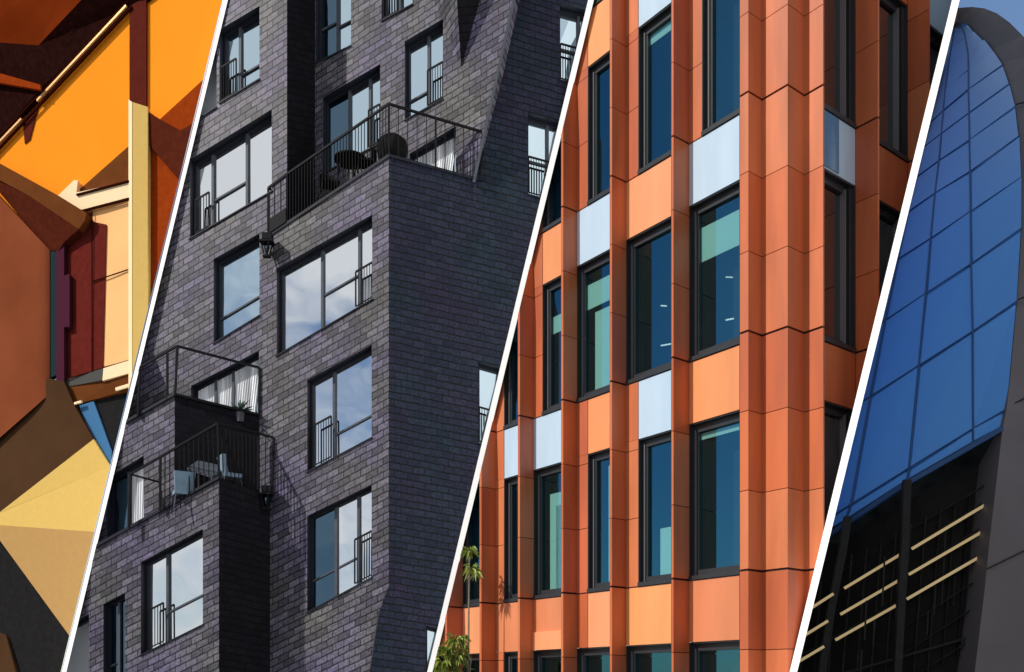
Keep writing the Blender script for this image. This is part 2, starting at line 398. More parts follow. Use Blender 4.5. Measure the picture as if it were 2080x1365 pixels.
# right side
wr = [
 (Win(PR, 1137, 1240, 6, 162, 34, 190), dict(mull=[1180], trans=[(1137, 1180, .52)], rail=(1139, 1180, .52), glass=M['glass2b'])),
 (Win(PR, 1072, 1160, 229, 394, 253, 418), dict(mull=[1116], trans=[(1072, 1116, .53)], rail=(1074, 1116, .53), glass=M['glass2b'])),
 (Win(PR, 972, 1060, 735, 900, 760, 925), dict(mull=[1016], rail=(974, 1016, .55), glass=M['glass2b'])),
 (Win(PR, 865, 940, 1271, 1430, 1292, 1450), dict(mull=[905], glass=M['glass2b'])),
]
right_poly = [(790, 318), (965, 365), (1045, 0), (1071, -120), (1330, -120), (1330, 1535), (728, 1535), (752, 1365), (771, 1240), (790, 1190)]
wall('side_wall', PR, right_poly, [w.hole() for w, _ in wr], M['slate_shaded'], b2, 2)
for w, kw in wr: window(w, b2, 2, **kw)
# set-back wall above the terrace
ws = [
 (Win(PS, 642, 713, -40, 128, -78, 92), dict(mull=[680], trans=[(642, 680, .55), (680, 713, .62)], dark=[660], glass=M['glass2b'])),
 (Win(PS, 775, 838, -90, 42, -120 + 2, 8), dict(mull=[806], rail=(778, 806, .4), glass=M['glass2b'])),
 (Win(PS, 656, 772, 198, 352, 130, 290), dict(mull=[704, 746], dark=[680], rail=(748, 771, .5), glass=M['glass2b'])),
 (Win(PS, 822, 900, 84, 244, 38, 200), dict(mull=[866], trans=[(822, 866, .72)], rail=(868, 899, .53), glass=M['glass2b'])),
 (Win(PS, 832, 926, 312, 400, 256, 375), dict(curtain=(836, 924, 16), glass=M['glass2b'])),
]
back_poly = [(560, -135), (1071, -135), (1045, 0), (965, 365), (965, 415), (560, 640)]
wall('terrace_wall', PS, back_poly, [w.hole() for w, _ in ws], M['slate'], b2, 2)
for w, kw in ws: window(w, b2, 2, **kw)
# returns
def side(name, pts, m, parent=b2, clip=2, uvpl=None, th=Vector((0, .3, 0))):
    mb = MB(); P = [W(*p) for p in pts]
    d = P[1] - P[0]; h = Vector((d.x, d.y, 0)); L = h.length; h.normalize(); sl = d.z / L
    def uvf(c): a = (c - P[0]).dot(h); return (a, (c - P[0]).z - a * sl)
    mb.prism(P, th, 0, uvf=uvf)
    return mb.build(name, m, parent, clip)
side('side_return', [(583, -120, PM.Y(583)), (640, -95, PS.Y(640)), (640, 560, PS.Y(640)), (583, 480, PM.Y(583))], M['slate_deep_shade'])
side('side_return', [(1045, 0, PS.Y(1045)), (1047, 0, PR.Y(1047)), (966, 366, PR.Y(966)), (964, 366, PS.Y(964))], M['slate_shaded'])
# steel edge trim up the slanted corner
e = MB(); e.bar(PS.P(1073, -130, -.03), PS.P(963, 372, -.03), .07, .07)
e.build('edge_trim', M['frame_grey'], b2, 2)
e = MB(); e.bar(PM.P(771, 1240, -.02), PM.P(728, 1535, -.02), .05, .05); e.build('edge_trim', M['frame_grey'], b2, 2)
# wedge on the set-back wall, its dark face standing in for an overhang's shadow
wd = MB(); A = PS.P(937, 135, -.02); B = PS.P(937, -120, -.9); C = PS.P(1012, -130, .0); D = PS.P(835, -120, -.02)
def suv(c): return PS.uv(c)
wd.face([A, B, D], 0, [suv(A), suv(B), suv(D)]); wd.face([A, C, B], 1, [suv(A), suv(C), suv(B)]); wd.face([B, C, D], 0)
wd.build('shadow_wedge', [M['slate'], M['slate_deep_shade']], b2, 2)
# terrace floor and parapet caps
def strip(a, b, w=.07, d=.30): m = MB(); m.bar(a, b, w, d); return m
strip(PM.P(543, par(543) + 2, .12), PM.P(791, 316, .12)).build('parapet_cap', M['frame'], b2, 2)
strip(PR.P(789, 316, .12), PR.P(966, 364, .12)).build('parapet_cap', M['frame'], b2, 2)
fl = MB(); fl.face([W(545, 500, PM.Y(545)), W(790, 336, 24.0), W(965, 383, 24.52), W(583, 520, PS.Y(583) + .3)])
fl.build('terrace_floor', M['black'], b2, 2)

# terrace blocks lower left
b1w = [(Win(PB1, 216, 292, 972, 1140, 925, 1092), dict(mull=[252], dark=[235], curtain=(256, 288, 6), glass=M['glass2b']))]
wall('lower_terrace_wall', PB1, [(20, 990), (355, 803), (355, 1535), (20, 1535)], [w.hole() for w, _ in b1w], M['slate'], b2, 2)
for w, kw in b1w: window(w, b2, 2, **kw)
side('lower_terrace_side', [(355, 803, 24.2), (526, 846, PM.Y(526) - .02), (526, 1535, PM.Y(526) - .02), (355, 1535, 24.2)], M['slate_deep_shade'])
strip(PB1.P(150, 918, .1), PB1.P(356, 801, .1)).build('parapet_cap', M['frame'], b2, 2)
m_ = MB(); m_.bar(W(354, 802, 24.25), W(527, 844, PM.Y(527)), .06, .2); m_.build('parapet_cap', M['rail'], b2, 2)
b2w = [
 (Win(PB2, 286, 412, 1142, 1330, 1074, 1268), dict(mull=[331], trans=[(331, 412, .66)], rail=(302, 331, .56))),
 (Win(PB2, 210, 254, 1228, 1440, 1205, 1418), dict(mull=[232], trans=[(211, 232, .6)], dark=[220, 243])),
 (Win(PB2, 100, 181, 1292, 1480, 1246, 1440), dict()),
]
wall('projecting_block', PB2, [(20, 1208), (445, 972), (445, 1535), (20, 1535)], [w.hole() for w, _ in b2w], M['slate'], b2, 2)
for w, kw in b2w: window(w, b2, 2, **kw)
side('projecting_block_side', [(445, 972, 23.6), (548, 1006, PM.Y(548) - .02), (548, 1535, PM.Y(548) - .02), (445, 1535, 23.6)], M['slate_deep_shade'])
strip(PB2.P(120, 1152, .1), PB2.P(446, 970, .1)).build('parapet_cap', M['frame'], b2, 2)

# terrace railings
def railing(pts, tops, parent, dense=None, n=0, posts=True):
    """pts: list of (px,py,Y) along the foot, tops: matching rail points"""
    r = MB(); T = [W(*p) for p in tops]; Bm = [W(*p) for p in pts]
    for a, b in zip(T, T[1:]): r.bar(a, b, .055, .05)
    for a, b in zip(T, Bm): r.bar(a, b, .05, .05)
    ro = r.build('terrace_railing', M['rail'], parent, 2)
    q = MB()
    for i in range(len(T) - 1):
        k = n[i]
        for j in range(1, k):
            t = j / k; q.bar(T[i].lerp(T[i + 1], t), Bm[i].lerp(Bm[i + 1], t), .02, .02)
    if q.f: q.build('baluster_row', M['rail'], ro, 2)
Y583 = PM.Y(583)
railing([(545, 478, PM.Y(545)), (583, 454, Y583), (790, 316, 24.0), (885, 342, 24.25), (978, 366, 24.5)],
        [(545, 382, PM.Y(545)), (583, 354, Y583), (790, 211, 24.0), (885, 240, 24.25), (980, 268, 24.5)], b2, n=[3, 34, 5, 5])
railing([(280, 846, 24.35), (340, 812, 24.22), (356, 803, 24.2), (526, 844, 24.8)],
        [(284, 746, 24.35), (340, 714, 24.22), (360, 703, 24.2), (527, 747, 24.8)], b2, n=[0, 0, 0])
railing([(262, 1072, 23.95), (325, 1037, 23.85), (445, 972, 23.6), (524, 996, 24.6), (552, 1004, 24.7)],
        [(266, 962, 23.95), (326, 928, 23.85), (442, 860, 23.6), (524, 880, 24.6), (556, 889, 24.7)], b2, n=[0, 12, 10, 2])
r = MB(); r.bar(W(264, 963, 23.95), W(326, 980, 24.3), .04, .04); r.build('rail_brace', M['rail'], b2, 2)
r = MB(); r.bar(W(545, 383, PM.Y(545)), W(584, 398, PS.Y(584)), .05, .05); r.build('rail_brace', M['rail'], b2, 2)

# wall lanterns
def lantern(px, py, Y, label):
    o = empty('wall_lantern', W(px, py, Y), label, 'lantern', 'black lanterns under the terrace corners')
    m = MB(); c = W(px, py, Y); s = .012 * Y / 1.0
    def box(dx0, dx1, dz0, dz1, d=.12):
        q = [c + Vector((dx0, -d, dz0)), c + Vector((dx1, -d, dz0)), c + Vector((dx1, -d, dz1)), c + Vector((dx0, -d, dz1))]
        m.prism(q, Vector((0, d * 2, 0)))
    box(-.10, .15, .10, .26, .12); box(-.18, .18, .03, .08, .14)
    m.build('bracket', M['rail'], o, 2)
    m2 = MB(); top = c + Vector((0, 0, .04)); 
    for a in range(4):
        an = a * math.pi / 2 + .5
        m2.bar(top + Vector((.15 * math.cos(an), .15 * math.sin(an), 0)), c + Vector((.06 * math.cos(an), .06 * math.sin(an), -.32)), .03, .03)
    m2.bar(c + Vector((-.1, 0, -.32)), c + Vector((.1, 0, -.32)), .05, .12)
    m2.build('cage', M['rail'], o, 2)
    m3 = MB(); m3.tube([c + Vector((0, 0, .02)), c + Vector((0, 0, -.1)), c + Vector((0, 0, -.22))], [.06, .07, .04], 10)
    m3.build('lamp_glass', M['glass2d'], o, 2, smooth=True)
lantern(542, 496, PM.Y(542) - .25, 'black lantern under the corner of the upper slate terrace')
lantern(541, 1008, PM.Y(541) - .25, 'black lantern beside the lower projecting slate block')

# planter on the upper terrace corner
pb = MB(); q = [PM.P(549, 446, -.05), PM.P(582, 424, -.05), PM.P(582, 452, -.05), PM.P(549, 474, -.05)]
pb.prism(q, PM.n * .35); tag(pb.build('planter_box', M['rail'], None, 2), 'black planter box at the left corner of the upper terrace railing', 'planter')

# terrace furniture
def chair(c, s, rot, label, mt, group=None):
    o = empty('terrace_chair', c, label, 'chair', group)
    rm = lambda x, y, z: c + Vector((x * math.cos(rot) - y * math.sin(rot), x * math.sin(rot) + y * math.cos(rot), z)) 
    m = MB(); m.prism([rm(-.24 * s, -.24 * s, .45 * s), rm(.24 * s, -.24 * s, .45 * s), rm(.24 * s, .24 * s, .45 * s), rm(-.24 * s, .24 * s, .45 * s)], Vector((0, 0, -.04)))
    m.build('seat', mt, o, 2)
    m = MB(); pts = [rm(.26 * s * math.sin(t), .10 * s + .18 * s * math.cos(t), .86 * s - .10 * s * abs(math.sin(t))) for t in [i * math.pi / 8 - math.pi / 2 for i in range(9)]]
    low = [p - Vector((0, 0, .30 * s)) for p in pts]
    for i in range(8): m.prism([pts[i], pts[i + 1], low[i + 1], low[i]], Vector((0, .02, 0)))
    m.build('backrest', mt, o, 2)
    for sx in (-1, 1):
        for sy in (-1, 1):
            m = MB(); m.tube([rm(.2 * s * sx, .2 * s * sy, .45 * s), rm(.27 * s * sx, .27 * s * sy, 0)], .018, 6); m.build('leg', mt, o, 2)
    return o
def table(c, s, label, mt, w=.45):
    o = empty('terrace_table', c, label, 'table')
    m = MB(); m.tube([c + Vector((0, 0, .74 * s)), c + Vector((0, 0, .70 * s))], w * s, 18); m.build('tabletop', mt, o, 2)
    for k in range(4):
        a = k * math.pi / 2 + .4; m = MB()
        m.tube([c + Vector((.25 * s * math.cos(a), .25 * s * math.sin(a), .7 * s)), c + Vector((.36 * s * math.cos(a), .36 * s * math.sin(a), 0))], .02, 6); m.build('leg', mt, o, 2)
table(W(712, 383, 24.75), 1.05, 'round black table behind the upper terrace railing', M['black'], .42)
chair(W(668, 408, 24.8), 1.0, .4, 'black chair to the left of the round table on the upper terrace', M['black'], 'black terrace chairs')
chair(W(742, 366, 24.7), 1.0, -1.2, 'black chair to the right of the round table on the upper terrace', M['black'], 'black terrace chairs')
o = empty('barbecue', W(795, 340, 24.5), 'round black covered barbecue at the corner of the upper terrace', 'barbecue')
m = MB(); c = W(797, 345, 24.5); m.tube([c, c + Vector((0, 0, .5)), c + Vector((0, 0, .72)), c + Vector((0, 0, .84)), c + Vector((0, 0, .9))], [.34, .40, .38, .24, .04], 16); m.build('cover', M['black'], o, 2, smooth=True)
m = MB(); m.tube([c + Vector((-.5, 0, .5)), c + Vector((.3, 0, .55))], .03, 6); m.build('side_handle', M['black'], o, 2)
# lower terrace: glass table with cushioned chairs
c = W(408, 1022, 24.0)
o = empty('terrace_table', c, 'square dark table behind the lower terrace railing', 'table')
m = MB(); m.prism([W(380, 950, 23.9), W(402, 935, 24.3), W(462, 948, 24.5), W(432, 968, 23.8)], Vector((0, 0, -.05))); m.build('tabletop', M['frame_grey'], o, 2)
for p in ((384, 952, 23.9), (404, 940, 24.3), (455, 950, 24.4), (430, 966, 23.8)):
    m = MB(); a = W(*p); m.bar(a, a - Vector((0, 0, .75)), .04, .04); m.build('leg', M['frame_grey'], o, 2)
M['cushion'] = mat('blue_cushion', (.20, .30, .40), .8, noise=.1)
def cushion_chair(px, py, Y, rot, label):
    o = empty('cushioned_chair', W(px, py, Y), label, 'chair', 'cushioned terrace chairs')
    c = W(px, py, Y); ca, sa = math.cos(rot), math.sin(rot); rm = lambda x, y, z: c + Vector((x * ca - y * sa, x * sa + y * ca, z))
    m = MB(); m.prism([rm(-.22, -.2, .42), rm(.22, -.2, .42), rm(.26, -.28, .92), rm(-.26, -.28, .92)], rm(0, .09, 0) - c); m.build('backrest', M['cushion'], o, 2)
    m = MB(); m.prism([rm(-.24, -.22, .36), rm(.24, -.22, .36), rm(.24, .26, .36), rm(-.24, .26, .36)], Vector((0, 0, .1))); m.build('seat', M['cushion'], o, 2)
    for sx in (-1, 1):
        for sy in (-1, 1): m = MB(); m.tube([rm(.2 * sx, .2 * sy, .4), rm(.26 * sx, .25 * sy, 0)], .018, 6); m.build('leg', M['frame_grey'], o, 2)
cushion_chair(372, 1035, 23.9, .5, 'pale blue cushioned chair at the left end of the lower terrace table')
cushion_chair(468, 1000, 24.3, -1.0, 'pale blue cushioned chair at the right end of the lower terrace table')

# potted plant behind the lower parapet
def leaf(mb, p, d, L, w, droop=.3, mi=0):
    d = d.normalized(); s = d.cross(Vector((0, 0, 1)))
    if s.length < .1: s = Vector((1, 0, 0))
    s.normalize(); a = p; b = p + d * L * .45 + Vector((0, 0, -droop * L * .15)); e = p + d * L + Vector((0, 0, -droop * L))
    u = Vector((0, 0, w * .25))
    mb.face([a, b + s * w / 2 + u, e], mi); mb.face([a, e, b - s * w / 2 + u], mi)
M['leafd'] = mat('dark_leaf', (.03, .07, .05), .5)
o = empty('potted_plant', W(488, 850, 24.7), 'small spiky green pot plant behind the lower parapet', 'plant')
m = MB(); c = W(488, 838, 24.72)
m.tube([c - Vector((0, 0, .25)), c], [.10, .13], 10); m.build('pot', M['frame_grey'], o, 2)
m = MB()
for i in range(34):
    a = random.uniform(0, 6.28); el = random.uniform(.3, 1.5)
    leaf(m, c, Vector((math.cos(a) * math.cos(el), math.sin(a) * math.cos(el), math.sin(el))), random.uniform(.3, .55), .06, .25)
m.build('foliage', M['leafd'], o, 2)

# ================================================================== orange panelled building
b3 = empty('orange_building', WZ(1600, 14.5, -CZ), 'orange clad office building with vertical fins, pale blue panels and tall dark windows', 'building')
VL3, VR3 = -430.0, 3500.0
PL3 = Pl(1548, 14.36, VL3); PR3 = Pl(1634, 14.255, VR3)
J = [-1.81, 1.81, 5.43, 9.05, 12.67, 16.29]                     # floor joints above eye level
H3 = 3.62; SPH = 1.03
def along(p, Y, v, q): return Y * (p - v) / (q - v)
def colour_mats(k): return [M['or'][0], M['or'][1], M['or'][2], M['joint']]
def pier(name, plan, inset_idx, thirds=True, label=None):
    """stack of cladding cassettes with open joints over a dark core"""
    po = None
    ctr = sum((WZ(a, b, 0) for a, b in plan), Vector()) / len(plan)
    core = MB(); lo = []
    pts = [WZ(a, b, 0) for a, b in plan]
    cpts = [p + Vector((0, .035, 0)) for p in pts]
    z0, z1 = -CZ, J[-1]
    L = [p + Vector((0, 0, z0)) for p in cpts]; Hh = [p + Vector((0, 0, z1)) for p in cpts]; n = len(plan)
    for i in range(n): core.face([L[i], Hh[i], Hh[(i + 1) % n], L[(i + 1) % n]])
    body = MB()
    for k in range(len(J) - 1):
        nsub = 3 if thirds else 1
        for t in range(nsub):
            a = J[k] + H3 * t / nsub; b = J[k] + H3 * (t + 1) / nsub
            ga = .018 if t == 0 else .006; gb = .018 if t == nsub - 1 else .006
            lo = max(a + ga, -CZ); 
            if b - gb <= lo: continue
            mi = random.choice([0, 0, 1, 2, 3, 4])
            P0 = [p + Vector((0, 0, lo)) for p in pts]; P1 = [p + Vector((0, 0, b - gb)) for p in pts]
            for i in range(n): body.face([P0[i], P1[i], P1[(i + 1) % n], P0[(i + 1) % n]], mi)
            body.face(P0, mi); body.face(P1[::-1], mi)
    po = body.build(name, M['or'], b3, 3)
    if po is None: return
    core.build('joint_core', M['joint'], po, 3)

LF = [(1368, 1400), (1243, 1272), (1144, 1172), (1056, 1084), (978, 1008), (908, 940), (846, 876)]
for pout, pin in LF:
    Yi = PL3.Y(pin); Yo = along(pin, Yi, VR3, pout); pl_ = pout - 4; Yl = along(pout, Yo, VL3, pl_)
    pb_ = pin + (pl_ - pout) * 1.0; 
    back1 = (pin + 6, along(pin, Yi, VR3, pin + 6)); back2 = (pl_ + 30, along(pl_, Yl, VR3, pl_ + 30) + .25)
    pier('facade_fin', [(pin, Yi), (pout, Yo), (pl_, Yl), (pl_ + 26, along(pl_, Yl, VR3, pl_ + 26))], None)
Yo = along(1548, 14.36, VR3, 1520)
Yl = along(1520, Yo, VL3, 1503)
pier('corner_pier', [(1548, 14.36), (1520, Yo), (1503, Yl), (1530, along(1503, Yl, VR3, 1530) + .1), (1600, 16.0), (1660, 15.4), (1670, 14.45),
                     (1674.5, 14.03), (1672, 14.0), (1634, 14.255), (1600, 14.0)], None)
RF = [(1738, 1783), (1844, 1886), (1937, 1977)]
for pin, pout in RF:
    Yi = PR3.Y(pin); Yo = along(pin, Yi, VL3, pout); pr_ = pout + 3; Yr = along(pout, Yo, VR3, pr_)
    pier('facade_fin', [(pin, Yi), (pr_ - 38, along(pr_, Yr, VL3, pr_ - 38)), (pr_, Yr), (pout, Yo)], None)

def zbox(mb, pl, xa, xb, z0, z1, off, th, mi=0):
    A, B = pl.P(xa, CY, off), pl.P(xb, CY, off)
    q = [A + Vector((0, 0, z0)), B + Vector((0, 0, z0)), B + Vector((0, 0, z1)), A + Vector((0, 0, z1))]
    mb.prism(q, pl.n * th, mi)
# bays: (x start, x end, jamb end) and per joint the panel kind, per storey whether a jamb panel is there
BL = {'A': (1400, 1503, 1426), 'B': (1272, 1364, 1296.7), 'C': (1172, 1240, 1194), 'D': (1084, 1142, 1102), 'E': (1008, 1055, 1024), 'F': (940, 977, 953), 'G': (876, 905, 886)}
SPK = {'A': 'ooowo', 'B': 'oowow', 'C': 'ooowo', 'D': 'oowoo', 'E': 'oowoo', 'F': 'ooooo', 'G': 'ooooo'}
SPK = {'A': ['o', 'o', 'o', 'w', 'o', 'o'], 'B': ['o', 'o', 'w', 'o', 'w', 'o'], 'C': ['o', 'o', 'o', 'w', 'o', 'w'],
       'D': ['o', 'o', 'w', 'o', 'w', 'o'], 'E': ['o', 'o', 'w', 'o', 'o', 'o'], 'F': ['o'] * 6, 'G': ['o'] * 6}
JAMB = {'A': [0, 0, 0, 1, 0], 'B': [0, 1, 0, 1, 0], 'C': [0, 1, 0, 1, 1], 'D': [0, 0, 1, 1, 0], 'E': [1, 1, 1, 1, 0], 'F': [0, 0, 1, 0, 0], 'G': [0] * 5}
BLIND = {('A', 2): [('h', .14, .36)], ('A', 1): [('h', .06, .10)], ('B', 3): [('h', .05, .12)], ('E', 2): [('h', .1, .3)], ('C', 1): [('v', .6, .95, .1)], ('B', 1): [('v', .45, .95, .62)], ('C', 2): [('h', .14, .32), ('v', .35, .85, .36)], ('D', 1): [('v', .35, .8, .2), ('v', .55, .75, .3)], ('D', 2): [('h', .25, .38)]}
def glass_window(pl, xa, xb, z0, z1, glass, key, right=False):
    f = MB(); A, B = pl.P(xa, CY), pl.P(xb, CY); Lx = (B - A).length; hd = (B - A).normalized()
    P = lambda u, z, off: A + hd * u + Vector((0, 0, z)) + pl.n * off
    D = .15
    def fb(u0, u1, za, zb_, d0, d1, mi=0): f.prism([P(u0, za, d0), P(u1, za, d0), P(u1, zb_, d0), P(u0, zb_, d0)], pl.n * (d1 - d0), mi)
    # reveal box: left, right, head, sill
    fb(-.0, .02, z0, z1, .0, D + .3); fb(Lx - .02, Lx, z0, z1, .0, D + .3); fb(.02, Lx - .02, z1 - .02, z1, .02, D + .3)
    fb(.0, Lx, z0 - .01, z0 + .06, -.02, D + .3)
    # frame
    fw = .07
    s0 = .02
    if not right:
        fb(s0, s0 + .05, z0 + .06, z1 - .02, D - .06, D + .05); fb(s0 + .05, s0 + .065, z0 + .06, z1 - .1, D - .075, D + .03, 1); fb(s0 + .065, s0 + .11, z0 + .06, z1 - .02, D - .04, D + .05)
        fb(Lx - .05, Lx - .02, z0 + .06, z1 - .02, D - .06, D + .05)
    else:
        fb(s0, s0 + .06, z0 + .06, z1 - .02, D - .06, D + .05); fb(Lx - .10, Lx - .02, z0 + .06, z1 - .02, D - .10, D + .05); fb(Lx - .20, Lx - .185, z0 + .06, z1 - .1, D - .1, D + .03, 1)
    fb(s0, Lx - .02, z1 - .14, z1 - .02, D - .05, D + .05); fb(s0, Lx - .02, z0 + .06, z0 + .16, D - .05, D + .05)
    wo = f.build('window', [M['dframe'], M['lframe']], b3, 3)
    if wo is None: return
    g_ = MB(); k = random.uniform(-.006, .006); q = [P(.05, z0 + .15, D), P(Lx - .05, z0 + .15, D + k), P(Lx - .05, z1 - .1, D + k), P(.05, z1 - .1, D)]
    g_.face(q); g_.build('pane', glass, wo, 3)
    r = MB(); q = [P(-.2, z0, D + 1.2), P(Lx + .1, z0, D + 1.2), P(Lx + .1, z1, D + 1.2), P(-.2, z1, D + 1.2)]
    fr = [P(-.2, z0, D + .32), P(Lx + .1, z0, D + .32), P(Lx + .1, z1, D + .32), P(-.2, z1, D + .32)]
    r.face(q)
    for i in range(4): r.face([fr[i], fr[(i + 1) % 4], q[(i + 1) % 4], q[i]])
    r.build('room_lining', M['room'], wo, 3)
    for b in BLIND.get(key, []):
        m = MB()
        if b[0] == 'h': za, zb_ = lerp(z1, z0, b[1]), lerp(z1, z0, b[2]); q = [P(.1, zb_, D + .02), P(Lx, zb_, D + .02), P(Lx, za, D + .02), P(.1, za, D + .02)]
        else: ua, ub = Lx * b[1], Lx * b[2]; za = lerp(z1, z0, b[3]); q = [P(ua, z0 + .1, D + .03), P(ub, z0 + .1, D + .03), P(ub, za, D + .03), P(ua, za, D + .03)]
        m.prism(q, pl.n * .01); m.build('blind', M['blind'], wo, 3)
    # ceiling light line seen in the room
    if key in (('A', 2), ('B', 2), ('A', 3), ('C', 3)):
        m = MB()
        for zz, ua, ub in ((.42, .0, .12), (.70, .0, .28), (.5, .6, .75)):
            m.bar(P(Lx * ua + .25, lerp(z1, z0, zz), D + .5), P(Lx * ub + .25, lerp(z1, z0, zz) - .05, D + .5), .02, .02)
        m.build('ceiling_light', mat('lamp', (.8, .8, .8), .5, emis=(.9, .95, 1), estr=.8), wo, 3)
for key, (xs, xe, xj) in BL.items():
    for k in range(len(J)):
        # spandrel
        z1 = J[k] - .018; z0 = max(J[k] - SPH, -CZ)
        if z1 > z0:
            m = MB(); kind = SPK[key][k]; xs_ = xs
            js = JAMB[key][k] if k < 5 else 0
            jl = JAMB[key][k - 1] if k > 0 else 0
            split = (kind == 'w' and key in 'BE') or (kind == 'o' and key in 'CD' and (js or jl))
            if split:
                m2 = MB(); zbox(m2, PL3, xs - 1.5, xj - .4, z0, z1, .0, .12)
                m2.build('spandrel_panel', random.choice(M['or']), b3, 3); xs_ = xj
            zbox(m, PL3, xs_ - (1.5 if xs_ == xs else -.4), xe + 1.5, z0, z1, .004, .12)
            m.build('spandrel_panel', M['wp'] if kind == 'w' else random.choice(M['sp']), b3, 3)
            if key == 'D' and k == 1:                              # little projecting ledge
                m = MB(); zbox(m, PL3, xs - 1, xe + 1, z0, z0 + .36, -.03, .05); m.build('ledge', M['sp'][0], b3, 3)
        if k == len(J) - 1: continue
        zb0 = J[k] + .005 if J[k] > -CZ else -CZ; zt = J[k + 1] - SPH - .005
        xw = xs
        if JAMB[key][k]:
            m = MB()
            for t in range(3):
                a = lerp(J[k], zt, 0) + (zt - J[k]) * t / 3 * 1.0; a = J[k] + H3 * t / 3 + .006; b = min(J[k] + H3 * (t + 1) / 3 - .006, zt)
                if b > a: zbox(m, PL3, xs - 1.5, xj, a, b, .0, .16)
            m.build('jamb_panel', random.choice(M['or']), b3, 3); xw = xj
        glass_window(PL3, xw - (1.4 if xw == xs else .3), xe + (9 if key == 'A' else 1), zb0, zt, M['glass3'], (key, k))
BR = [(1650, 1738), (1765, 1844), (1862, 1937), (1955, 2010)]
SPR = [['o', 'o', 'o', 'w', 'o', 'o'], ['o', 'o', 'w', 'o', 'o', 'o'], ['o', 'o', 'o', 'o', 'w', 'o'], ['o'] * 6]
SPH = .92
for bi, (xs, xe) in enumerate(BR):
    for k in range(len(J)):
        z1 = J[k] - .018; z0 = max(J[k] - SPH, -CZ)
        if z1 > z0:
            m = MB(); zbox(m, PR3, xs, xe - .4, z0, z1, .004, .12)
            m.build('spandrel_panel', M['wp'] if SPR[bi][k] == 'w' else random.choice(M['or']), b3, 3)
            if bi == 0 and k == 3:
                m = MB(); zbox(m, PR3, xs, 1703, z0 + .03, z1 - .02, -.012, .015); m.build('glazed_infill', mat('infill_glass', (.10, .22, .38), .15), b3, 3)
        if k == len(J) - 1: continue
        zb0 = J[k] + .005 if J[k] > -CZ else -CZ; zt = J[k + 1] - SPH - .005
        glass_window(PR3, xs, xe - .5, zb0, zt, M['glass3r'], ('R', k), True)

# young trees at the foot of the orange building
M['leaf'] = mat('leaf_green', (.20, .27, .045), .5, noise=.35, nscale=3)
M['leaf2'] = mat('leaf_bright', (.42, .46, .09), .5, noise=.25, nscale=3)
M['bark'] = mat('pale_stem', (.22, .18, .13), .8, noise=.2)
def young_tree(base, stems, clumps, name, label):
    o = empty(name, base, label, 'tree')
    m = MB()
    for s in stems: m.tube([W(*p[:3]) for p in s], [p[3] for p in s], 7)
    m.build('trunk', M['bark'], o, 3)
    m = MB()
    for (px, py, Y, rad, n, L) in clumps:
        c = W(px, py, Y)
        for i in range(n):
            a = random.uniform(0, 6.28); el = random.uniform(-.5, .9); r = rad * random.random() ** .6
            d = Vector((math.cos(a) * math.cos(el), math.sin(a) * math.cos(el), math.sin(el)))
            p = c + d * r * .7; leaf(m, p, d + Vector((0, 0, -.15)), L * random.uniform(.6, 1.1), L * .24, random.uniform(.4, 1.0), random.choice([0, 0, 1]))
    m.build('crown', [M['leaf'], M['leaf2']], o, 3)
young_tree(WZ(950, 19.2, -CZ), [[(951, 1565, 19.2, .025), (952, 1250, 19.2, .018), (954, 1120, 19.2, .012)], [(954, 1180, 19.2, .010), (962, 1160, 19.2, .006)], [(953, 1140, 19.2, .008), (945, 1125, 19.2, .004)]],
           [(954, 1117, 19.2, .09, 26, .22), (958, 1153, 19.2, .11, 30, .22), (946, 1120, 19.2, .05, 8, .2), (964, 1160, 19.2, .05, 10, .2)],
           'young_tree', 'slender young tree with two tufts of drooping leaves in front of an orange facade')
young_tree(WZ(918, 19.0, -CZ), [[(918, 1565, 19.0, .04), (915, 1400, 19.0, .03), (912, 1320, 19.0, .015)], [(915, 1380, 19.0, .02), (932, 1330, 19.0, .01), (938, 1300, 19.0, .006)], [(962, 1565, 19.0, .02), (955, 1360, 19.0, .012), (958, 1330, 19., .006)]],
           [(925, 1298, 19.0, .14, 46, .22), (940, 1296, 18.95, .08, 22, .2), (908, 1320, 19.0, .16, 60, .22), (900, 1345, 18.95, .18, 70, .24), (925, 1335, 19.0, .16, 56, .22), (938, 1320, 19.0, .08, 20, .2), (912, 1365, 19.0, .22, 70, .24), (892, 1358, 19, .1, 30, .22), (945, 1365, 19.1, .10, 18, .2)],
           'bushy_tree', 'bushy low leafy tree at the bottom corner of the orange facade')

# ================================================================== curved blue glass tower
b4 = empty('glass_tower', W(1900, 1540, 22), 'curved blue glass tower with an oval rim and a dark louvred base', 'building')
rows = [
 [(1717, 1055), (1841, 975), (1975, 898), (2037, 865)],
 [(1727, 1025), (1845, 951), (1975, 871), (2044, 831)],
 [(1766, 806), (1865, 743), (1974, 674), (2065, 612)],
 [(1797, 651), (1879, 597), (1971, 537), (2074, 464)],
 [(1822, 527), (1889, 485), (1970, 430), (2073, 361)],
 [(1843, 431), (1898, 393), (1969, 349), (2070, 276)],
 [(1860, 361), (1906, 327), (1968, 285), (2062, 216)],
 [(1875, 300), (1911, 272), (1967, 230), (2050, 170)],
 [(1889, 250), (1915, 225), (1966, 182), (2036, 132)],
 [(1900, 205), (1919, 180), (1966, 142), (2018, 105)],
 [(1912, 160), (1924, 140), (1965, 108), (1998, 82)],
 [(1920, 112), (1931, 98), (1960, 76), (1978, 64)],
 [(1925, 66), (1937, 56), (1952, 50), (1962, 47)]]
YR = [20, 20.05, 20.5, 21.5, 22.8, 24.3, 25.9, 27.5, 29.1, 30.7, 32.2, 33.6, 34.8]
UO = [2.6, 1.2, .55, 0, -.35]
G4 = []
